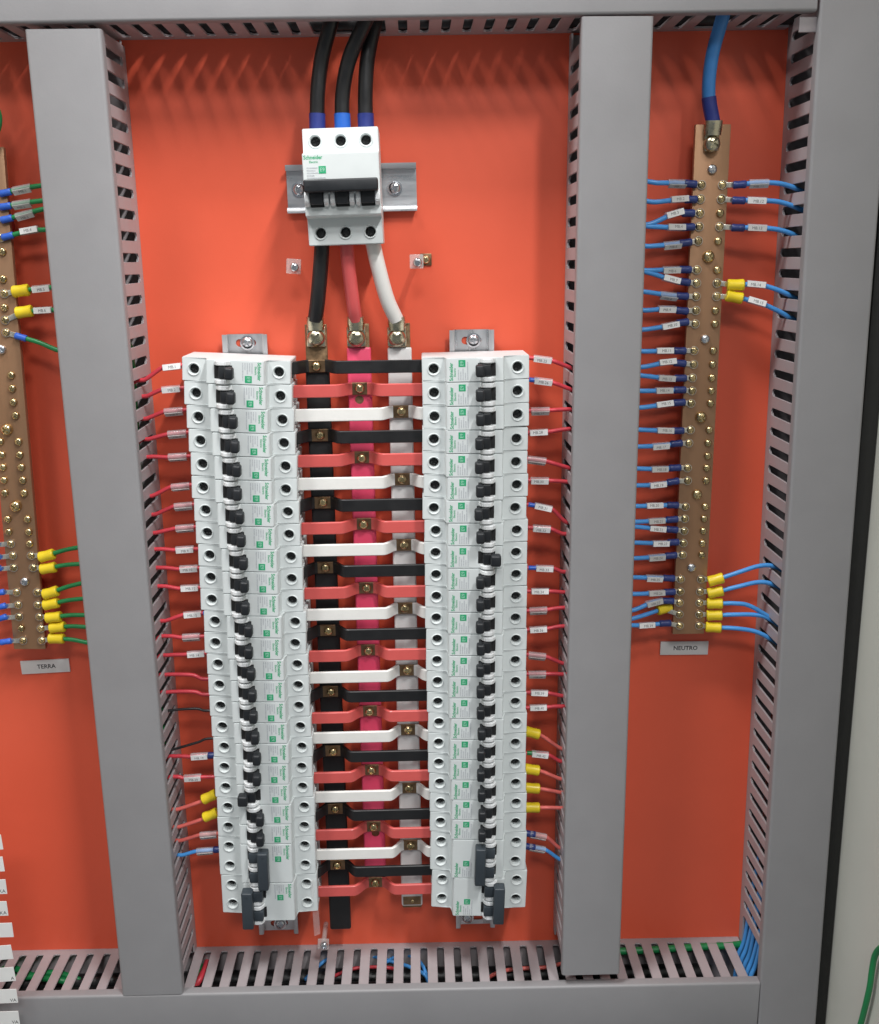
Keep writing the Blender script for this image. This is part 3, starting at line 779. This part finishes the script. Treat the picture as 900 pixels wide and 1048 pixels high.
terminal_bar('copper neutral terminal bar with brass screws, right of the breaker columns', (713, 127), (748, 127), (721.5, 649), (688, 649), NR,
             [(729.3, 173, 'zinc', 0.0036), (725.4, 262.5, 'bolt', 0.0046), (722, 347, 'zinc', 0.0036), (717.7, 427, 'bolt', 0.0046), (713.9, 506, 'brass', 0.0040), (708, 580.9, 'zinc', 0.0036)], {(0, 17)})
ER = [(None, 0.5, 243), (None, 2.3, 257.4), (None, 2.9, 285.5), (None, 4.3, 300.3), (None, 4.3, 314.7), (None, 5.2, 327.5), (None, 6.2, 340.4),
      (None, 11.4, 384), (None, 12.4, 397.6), (None, 13.7, 411.8), (None, 15.9, 425.2), (0.0, 18.9, 452), (1.5, 20.2, 465.5), (2.6, 21.7, 478.3), (3.7, 23.2, 491.5), (4.6, 24.7, 504.6),
      (7.6, 28, 531.4), (8.5, 29.3, 544.5), (10.7, 30.2, 556.6), (12.8, 31.8, 568.8), (13.7, 33.9, 581.2), (16.8, 38, 606.3), (18.3, 38.6, 619.2), (19.2, 40.3, 631.5), (21.4, 41.8, 643.3), (23.5, 42.7, 655.8)]
terminal_bar('copper earth terminal bar with brass screws at the left edge', (-33, 150), (3, 150), (47, 664), (14, 665), ER,
             [(1.4, 357.6, 'zinc', 0.0036), (7, 439.5, 'bolt', 0.0046), (16.2, 518, 'bolt', 0.0046), (25.3, 595.3, 'zinc', 0.0036)])
# blue supply cable onto the neutral bar
lg = U(728.0, 146, BARF - .0015)
thick_cable('thick blue cable from the top duct bolted to the neutral bar', [U(745, 0, -0.040), U(738, 24, -0.036), U(729, 58, -0.032), U(725.5, 95, -0.030), U(730.3, 127, -0.0300)], 0.0049, 'cable_blue', ('sleeve_navy', 0.019), lg, True)
# neutral wires, left side: boot px, marker px, far px, style
NW = [((706.8, 188), (693, 187), (674, 187), 'clear'), ((707, 204), (695, 204), (672, 206.5), 'grey'), ((704.6, 218), (690.4, 218.5), (666, 229), 'white'), ((704.8, 232.3), (692, 232.8), (666, 231.6), 'grey'),
      ((701.8, 248.4), (688, 250), (666, 251.8), 'clear'), ((701.4, 275.8), (687, 275.8), (664, 276.7), 'grey'), ((700.4, 288.4), (687, 286), (663, 278.6), 'white'), ((698.4, 303), (684.6, 302), (661.7, 298.7), 'clear'),
      ((698.4, 318), (682.4, 316), (661.7, 317.5), 'white'), ((698.8, 330), (685.8, 333), (661.7, 337), 'white'), ((696, 359), (680, 359), (660, 359.5), 'white'), ((696, 371.6), (682.9, 370.7), (659, 375.4), 'white'),
      ((696.6, 387), (682, 387), (659, 384.5), 'grey'), ((696, 399), (679.5, 399.7), (658, 400), 'grey'), ((695.3, 412), (680, 413.8), (657, 417), 'white'), ((694, 440.8), (680.5, 440.8), (655.8, 439.8), 'grey'),
      ((692.4, 454), (676, 456), (654.8, 457), 'white'), ((691, 478.8), (674.8, 480), (653, 479.5), 'grey'), ((689, 493), (673, 496), (652.7, 496.8), 'white'), ((688.6, 517), (669.6, 517.5), (651.6, 518), 'white'),
      ((688, 531.7), (671.7, 533), (650.6, 534), 'grey'), ((688, 542), (672.7, 541), (650.6, 539), 'white'), ((689, 555), (676, 556), (649.5, 555.3), 'white'), ((686.9, 568.6), (672, 570), (649, 571.4), 'grey'),
      ((684.8, 591.8), (669.6, 591.4), (648.4, 590.8), 'white'), ((685.4, 606), (671.7, 607), (648.4, 608), 'grey'), ((683.9, 615), (669.6, 616), (648, 624.6), 'grey'), ((681, 624.5), None, (648, 633), 'yellow'), ((681, 638), (661.5, 639.8), (646, 640), 'white')]
NIDX = [0, 1, 2, 3, 4, 5, 6, 7, 8, 9, 10, 11, 12, 13, 14, 15, 16, 18, 19, 20, 21, 22, 23, 24, 25, 26, 27, 28, 29]
YN = BARF - 0.0022
SIDE = lambda: random.uniform(-.0003, .0003)
for i, (bp, lp, fp, st) in enumerate(NW):
    row = NR[NIDX[i]]
    sp = U(row[0], row[2], BARF - 0.001); sp.y = BARF - 0.0006
    b0 = U(*bp, YN); far_ = U(*fp, -0.031); yb = 'navy' if st != 'yellow' else 'yellow'
    st0 = b0 + (sp - b0).normalized() * 0.0042; st0.y = YN
    pts = [st0, b0]
    if lp: pts += [U(*lp, YN - 0.001)]
    pts += [far_, far_ + Vector((-0.014, 0.002, (far_ - b0).z * .25)), far_ + Vector((-0.030, 0.0, -0.015))]
    if st == 'yellow': pts = [st0 + Vector((0, .004, 0)), b0 + Vector((0, .004, 0))] + pts[2:]
    desc = {'white': 'with white marker', 'grey': 'with grey marker', 'clear': 'with clear marker sleeve', 'yellow': 'with yellow terminal boot'}[st]
    wire('neutral_wire', f'blue wire {desc}, {ORD[i]} from top, left side of neutral bar', 'wire', 'neutral wires on the left of the neutral bar', pts, 0.00185, 'wire_blue', (yb, pts[1]),
         (U(*lp, YN - 0.001), st, f'MB.{i + 1}') if lp else None, sp)
# right side: boot px, marker, path px, style, row
NRW = [((757.4, 188.8), (777, 187), [(800, 188), (821, 195.5)], 'clear', 0), ((756.3, 205), (774.6, 205), [(800, 207), (826, 217)], 'white', 1), ((755.6, 233), (775, 233), [(797, 235), (817, 242)], 'grey', 3),
       ((753.3, 291.6), (774, 291), [(793, 295.5), (812, 304)], 'white', 6), ((752, 303.8), (774.6, 309), [(790, 315), (806, 323.5)], 'white', 7),
       ((733, 593.3), None, [(757, 585.5), (776, 579.5), (790, 579), (803, 585)], None, 25), ((732.5, 606), None, [(757, 600), (775, 596), (788, 597), (803, 604)], None, 26),
       ((731.8, 617.6), None, [(752, 617.5), (766, 619.5), (782, 628), (799, 639.5)], None, 27), ((731.4, 629.6), None, [(752, 629), (770, 629), (784, 631.5), (799, 641)], None, 28), ((730.4, 642), None, [(752, 643), (770, 645.5), (782, 650), (797, 659)], None, 29)]
for i, (bp, lp, pp, st, ri) in enumerate(NRW):
    row = NR[ri]; sp = U(row[1], row[2], BARF - 0.001); sp.y = BARF - 0.0006
    b0 = U(*bp, YN); st0 = b0 + (sp - b0).normalized() * 0.0042; st0.y = YN
    pts = [st0, b0] + ([U(*lp, YN - .002)] if lp else []) + [U(*p, -0.030) for p in pp]
    e = pts[-1]; pts += [e + Vector((0.008, 0.0, -0.006)), e + Vector((0.014, 0.002, -0.03))]
    kind = 'navy' if i < 3 else 'yellow'
    desc = f'with {st} marker and {"navy" if kind == "navy" else "yellow"} boot' if st else 'with yellow boot, unmarked'
    wire('neutral_wire', f'blue wire {desc}, {ORD[i]} from top, right of neutral bar', 'wire', 'neutral wires on the right of the neutral bar', pts, 0.00185, 'wire_blue', (kind, b0),
         (U(*lp, YN - .002), st, f'MB.{i + 11}') if lp else None, sp)
# earth wires, right side of the earth bar
EW = [((5.7, 197), (23, 193), (41, 190), 'clear', 'blue', None, 'green'), ((5.7, 211), (23, 208), (42, 205.5), 'clear', 'blue', None, 'green'), ((7, 224), (26, 219), (42, 214.5), 'clear', 'blue', None, 'green'), ((8, 241.7), (31, 236), (46, 235), 'white', 'blue', 0, 'green'),
      ((21.5, 297.5), (43, 295), (56, 294), 'white', 'yellow', 3, 'green'), ((25, 319), (45, 317.5), (58, 317), 'white', 'yellow', 5, 'green'), ((21.5, 345), None, (60, 358.5), None, 'blue', 6, 'green'),
      ((48, 568.7), None, (82, 560), None, 'yellow', 19, 'green'), ((49.5, 581.5), None, (84, 577), None, 'yellow', 20, 'green'), ((52, 606.6), None, (86, 596.5), None, 'yellow', 21, 'green'), ((52.5, 618), None, (88, 612.5), None, 'yellow', 22, 'green'),
      ((55, 631.6), None, (90, 629.5), None, 'yellow', 23, 'green'), ((59, 642), None, (90, 641.7), None, 'yellow', 24, 'green'), ((58, 653.5), None, (92, 658), None, 'yellow', 25, 'green')]
for i, (bp, lp, fp, st, bk, ri, colr) in enumerate(EW):
    b0 = U(*bp, YN); far_ = U(*fp, -0.030)
    if ri is not None: sp = U(ER[ri][1], ER[ri][2], BARF - 0.001); sp.y = BARF - 0.0006
    else: sp = b0 + Vector((-0.010, 0, 0)); sp.y = BARF - 0.0006
    st0 = b0 + (sp - b0).normalized() * 0.0042; st0.y = YN
    pts = [st0, b0] + ([U(*lp, YN - .001)] if lp else [b0.lerp(far_, .5) + Vector((0, 0, .0008))]) + [far_, far_ + Vector((0.015, 0, (far_ - b0).z * .2)), far_ + Vector((0.028, 0, -0.015))]
    desc = (f'with {st} marker and {bk} boot') if st else f'with {bk} boot, unmarked'
    wire('earth_wire', f'green wire {desc}, {ORD[i]} from top, right of earth bar', 'wire', 'earth wires on the right of the earth bar', pts, 0.0018, 'wire_green', (bk, b0), (U(*lp, YN - .001), st, f'MB.{i + 1}') if lp else None, sp)
EL = [(560, 18), (571, 19), (582.5, 20), (606.5, 21), (619.5, 22), (633, 23), (657, 25)]
for i, (py, ri) in enumerate(EL):
    sp = U(ER[ri][0], ER[ri][2], BARF - 0.001); sp.y = BARF - 0.0006
    b0 = sp + Vector((-0.0135, 0, random.uniform(-.001, .0005))); b0.y = YN
    pts = [b0 + Vector((0.0042, 0, 0)), b0, b0 + Vector((-0.012, -0.001, -0.002 - .0012 * (i % 3))), b0 + Vector((-0.035, -0.003, -0.006))]
    wire('earth_wire', f'blue booted wire, {ORD[i]} from the top on the left of the earth bar', 'wire', 'wires on the left of the earth bar', pts, 0.0018, 'wire_blue', ('blue', b0), None, sp)

# ------------------------------------------------------------------ name plates on the back plate
def name_plate(label, cpx, cpy, wpx, hpx, text, rot, group):
    c = U(cpx, cpy, -0.001); s = (U(cpx + 10, cpy, -0.001) - U(cpx, cpy, -0.001)).x / 10
    t = thing('name_plate', label, 'label plate', (c.x, -0.0002, c.z), rot, group)
    link('plate', box_me('plate', (-wpx * s / 2, -0.0014, -hpx * s / 2), (wpx * s / 2, 0, hpx * s / 2), 'plate_label', 0.0003), t)
    link('lettering', text_me(text, 0.0052, 'print_black', 'CENTER', 0.02, 1.0), t, (0.001, -0.00146, 0))
name_plate('grey label plate reading NEUTRO under the neutral bar', 700.5, 663.2, 49, 14.5, 'NEUTRO', 0.014, 'name plates')
name_plate('grey label plate reading TERRA under the earth bar', 46.5, 682, 50, 14.5, 'TERRA', -0.035, 'name plates')

# ------------------------------------------------------------------ clear cover pillars and loose screw
def pillar(label, px, py, h, s, rot=0.0):
    c = U(px, py, -h)
    t = thing('clear_pillar', label, 'spacer', (c.x, 0, c.z), rot, 'clear plastic spacers')
    bm = bmesh.new(); bm_lathe(bm, [(0, -0.0003), (0.0022, -0.0003), (0.0022, -h + 0.002), (0, -h + 0.002)], 12)
    link('post', finish(bm, 'post', 'clear_block'), t)
    link('cap', box_me('cap', (-s, -h, -s), (s, -h + 0.0022, s), 'clear_block', 0.0007), t)
    screw(t, 'zinc', (0.0008, -h - 0.0002, -0.0006), 0.0033)
pillar('clear square plastic spacer left of the main breaker cables', 300.5, 272.5, 0.030, 0.0055, 0.08)
pillar('clear square plastic spacer beside a brass screw, right of white cable', 426.5, 267.5, 0.034, 0.0052, 0.0)
pillar('clear square plastic spacer at the bottom duct near the black bus bar', 331, 967, 0.030, 0.0050, 0.05)
q = U(436, 265.5, -0.002)
t = thing('washer_screw', 'small brass screw on square washer right of the clear spacer', 'screw', (q.x, 0, q.z))
link('washer', box_me('washer', (-0.0045, -0.0016, -0.0045), (0.0045, -0.0002, 0.0045), 'brass_dull', 0.0004), t); screw(t, 'brass', (0, -0.0018, 0), 0.0032)
st = U(323, 930, -0.047)
o = link('clear_strip', box_me('clear_strip', (-0.0028, -0.0006, -0.028), (0.0028, 0.0006, 0.030), 'clear_strip', 0.0002)); o.location = st; o.rotation_euler = (0.1, -0.06, 0.5)
tag(o, 'thin clear plastic strip hanging beside the foot of left breakers', 'plastic strip')

# ------------------------------------------------------------------ cables inside the ducts
def inner(label, pts, r, m, group):
    pts = [Vector(p) for p in pts]
    loc = pts[0]; t = link('duct_cable', tube_me(spline(pts, 8), r, m, 8, loc), None, loc)
    tag(t, label, 'cable', group)
G = 'cables lying inside the ducts'
zd = lambda x: ZB(x) - 0.014
def UB(px, py, dep=0.014):
    p = UZ(px, py, ZB(0) - dep); return p
inner('blue wire arching inside the bottom duct below the bus bars', [UB(312, 1003, .02), UB(332, 984), UB(352, 976), UB(378, 978), UB(400, 984), UB(420, 990), UB(436, 999), UB(440, 1015, .03)], 0.0017, 'wire_blue', G)
inner('second blue wire curling inside the bottom duct below the white bus bar', [UB(395, 985), UB(412, 977), UB(428, 983), UB(436, 996), UB(437, 1010, .03)], 0.0017, 'wire_blue', G)
inner('red wire lying inside the bottom duct below the bus bars', [UB(340, 1000, .02), UB(360, 992), UB(380, 990), UB(400, 991), UB(425, 998, .03)], 0.0016, 'wire_red', G)
inner('pink wire inside the bottom duct below the right breakers', [UB(495, 1006, .03), UB(505, 998), UB(520, 993), UB(540, 991), UB(560, 990), UB(580, 985)], 0.0018, 'wire_pink', G)
inner('pink cable inside the bottom duct beside the left duct', [UB(198, 1012, .02), UB(206, 1000), UB(212, 985), UB(214, 972)], 0.0030, 'wire_red', G)
inner('green wire inside the bottom duct beside the left duct', [UB(190, 1018, .006), UB(197, 1004, .006), UB(208, 986, .02), UB(214, 980, .03)], 0.0022, 'wire_green', G)
inner('green wire at the back of the bottom duct right of the middle duct', [UB(628, 974, .007), UB(655, 973, .007), UB(690, 971, .007), UB(725, 969, .007), UB(745, 968, .007), UB(762, 966, .007)], 0.0034, 'wire_green', G)
inner('green wire in the bottom duct at the left edge', [UB(-20, 1012), UB(5, 1002), UB(30, 1000), UB(55, 996), UB(85, 1004, .02)], 0.0030, 'wire_green', G)
inner('second green wire in the bottom duct at the left edge', [UB(-20, 985), UB(10, 990), UB(36, 1000), UB(64, 1004), UB(85, 1010, .03)], 0.0030, 'wire_green', G)
for i in range(5):
    a_ = i / 4
    top = U(783 + 3 * (i % 2), 915 + 6 * i, -0.014 - 0.040 * a_)
    top.x = X3(top.z) + 0.006 + .002 * (i % 2)
    md = UZ(758 + 12 * a_, 966 + 24 * a_, ZB(.3) - 0.001)
    inner(f'blue cable turning from the right duct into the bottom duct, {ORD[i]} from the back', [top + Vector((0.006, 0, 0.05)), top, md + Vector((0.004, 0, 0.006)), md + Vector((-0.001, 0, -0.012)), md + Vector((-0.003, 0, -0.040))], 0.0022, 'wire_blue', G)
inner('green wire running up inside the left duct', [Vector((-0.176, -0.030, -0.30)), Vector((-0.177, -0.032, -0.1)), U(140, 372, -0.030) + Vector((-0.004, 0, 0)), U(137, 345, -0.030) + Vector((-.006, 0, 0)), Vector((-0.190, -0.024, 0.10))], 0.0028, 'wire_green', G)
for i in range(3):
    inner(f'black cable inside the left duct, {ORD[i]} from the left', [Vector((-0.208 + .011 * i, -0.020 - .008 * i, -0.49)), Vector((-0.206 + .010 * i, -0.028, -0.2)), Vector((-0.207 + .011 * i, -0.024, 0.0)), Vector((-0.204 + .010 * i, -0.026, 0.235))], 0.0050, 'cable_black', G)
    inner(f'black cable inside the middle duct, {ORD[i]} from the left', [Vector((0.172 + .011 * i, -0.020 - .008 * i, -0.49)), Vector((0.171 + .010 * i, -0.028, -0.2)), Vector((0.172 + .011 * i, -0.024, 0.0)), Vector((0.170 + .010 * i, -0.026, 0.235))], 0.0050, 'cable_black', G)
    inner(f'black cable inside the right duct, {ORD[i]} from the left', [Vector((0.338 + .011 * i, -0.020 - .008 * i, -0.55)), Vector((0.340 + .010 * i, -0.028, -0.2)), Vector((0.340 + .011 * i, -0.024, 0.0)), Vector((0.341 + .010 * i, -0.026, 0.29))], 0.0050, 'cable_black', G)
for i in range(3):  # thick black cables added so the bottom duct slots look dark
    inner(f'added black cable darkening the bottom duct, {ORD[i]} from the back', [Vector((-0.40, -0.013 - .0185 * i, ZB(-.4) - .027)), Vector((-0.1, -0.013 - .018 * i, ZB(-.1) - .026)), Vector((0.1, -0.013 - .0185 * i, ZB(.1) - .027)), Vector((0.30, -0.013 - .018 * i, ZB(.29) - .029))], 0.0080, 'cable_black', G)
for i in range(2):  # added to hide the lit back of the top duct and darken its slots
    zz = lambda x: TOPK[0][1] + TOPK[1] * (x - TOPK[0][0]) + 0.0075 + 0.0115 * i
    inner(f'added black cable darkening the back of the top duct, {"upper" if i else "lower"} of two', [Vector((x, -0.0075, zz(x))) for x in (-0.40, -0.2, 0.0, 0.2, 0.33)], 0.0052, 'cable_black', G)
inner('blue wire inside the middle duct near the right breakers', [U(596, 290, -0.030), U(592, 335, -0.040) + Vector((.002, 0, 0)), U(589, 355, -0.042) + Vector((.002, 0, 0)), U(590, 420, -0.030) + Vector((.01, 0, 0)), U(590, 460, -0.030) + Vector((.012, 0, 0))], 0.0018, 'wire_blue', G)
# green loop at the left edge, green lead on the right wall
e = U(-2, 118, -0.035)
o = thick_cable('green earth cable bulging in at the top left edge', [e + Vector((-0.020, 0.004, 0.09)), e + Vector((-0.012, 0, 0.022)), e + Vector((-0.0026, 0, 0)), e + Vector((-0.010, 0, -0.018)), e + Vector((-0.022, 0.004, -0.03))], 0.0052, 'wire_green')
gp = [UX(px, py, xw - 0.005) for px, py in ((912, 968), (902, 970), (896, 978), (893, 992), (890.5, 1010), (886, 1030), (879, 1056), (868, 1090))]
gw = link('hanging_lead', tube_me(spline(gp, 8), 0.0023, 'wire_green', 10, gp[0]), None, gp[0])
tag(gw, 'green lead hanging against the pale cabinet wall, bottom right', 'cable')

# ------------------------------------------------------------------ white circuit tags at the lower left edge
TG = [(2, 862), (3.6, 884.5), (6.4, 907.7), (7.5, 930), (13, 952), (12.3, 974.5), (15, 997), (17.5, 1019.5), (19.5, 1042)]
YT = -0.080
rl = None
q = U(-5, 1046, YT); q.x -= 0.040
rl = link('tag_carrier', box_me('tag_carrier', (q.x - 0.02, YT + 0.0006, U(0, 1075, YT).z), (q.x - 0.006, -0.0005, U(0, 850, YT).z), 'breaker_white', 0.001))
tag(rl, 'white carrier strip holding the circuit tags, at the left edge', 'carrier strip')
for i, (px, py) in enumerate(TG):
    p = U(px, py, YT); tx = ['', '', 'KA', 'KA', '', '', 'A', 'VA', 'VA'][i]
    t = thing('circuit_tag', f'white card tag at the lower left edge, {ORD[i]} from the top', 'tag', (p.x, YT, p.z), random.uniform(-.06, .0), 'white circuit tags')
    wd = p.x - q.x + 0.012
    link('card', box_me('card', (-wd, 0.0, -0.0066), (0, 0.0005, 0.0066), 'card_white', 0.0001, 1), t)
    if tx: link('lettering', text_me(tx, 0.0042, 'print_black', 'RIGHT', 0.0), t, (-0.0010, -0.00006, -0.0040))
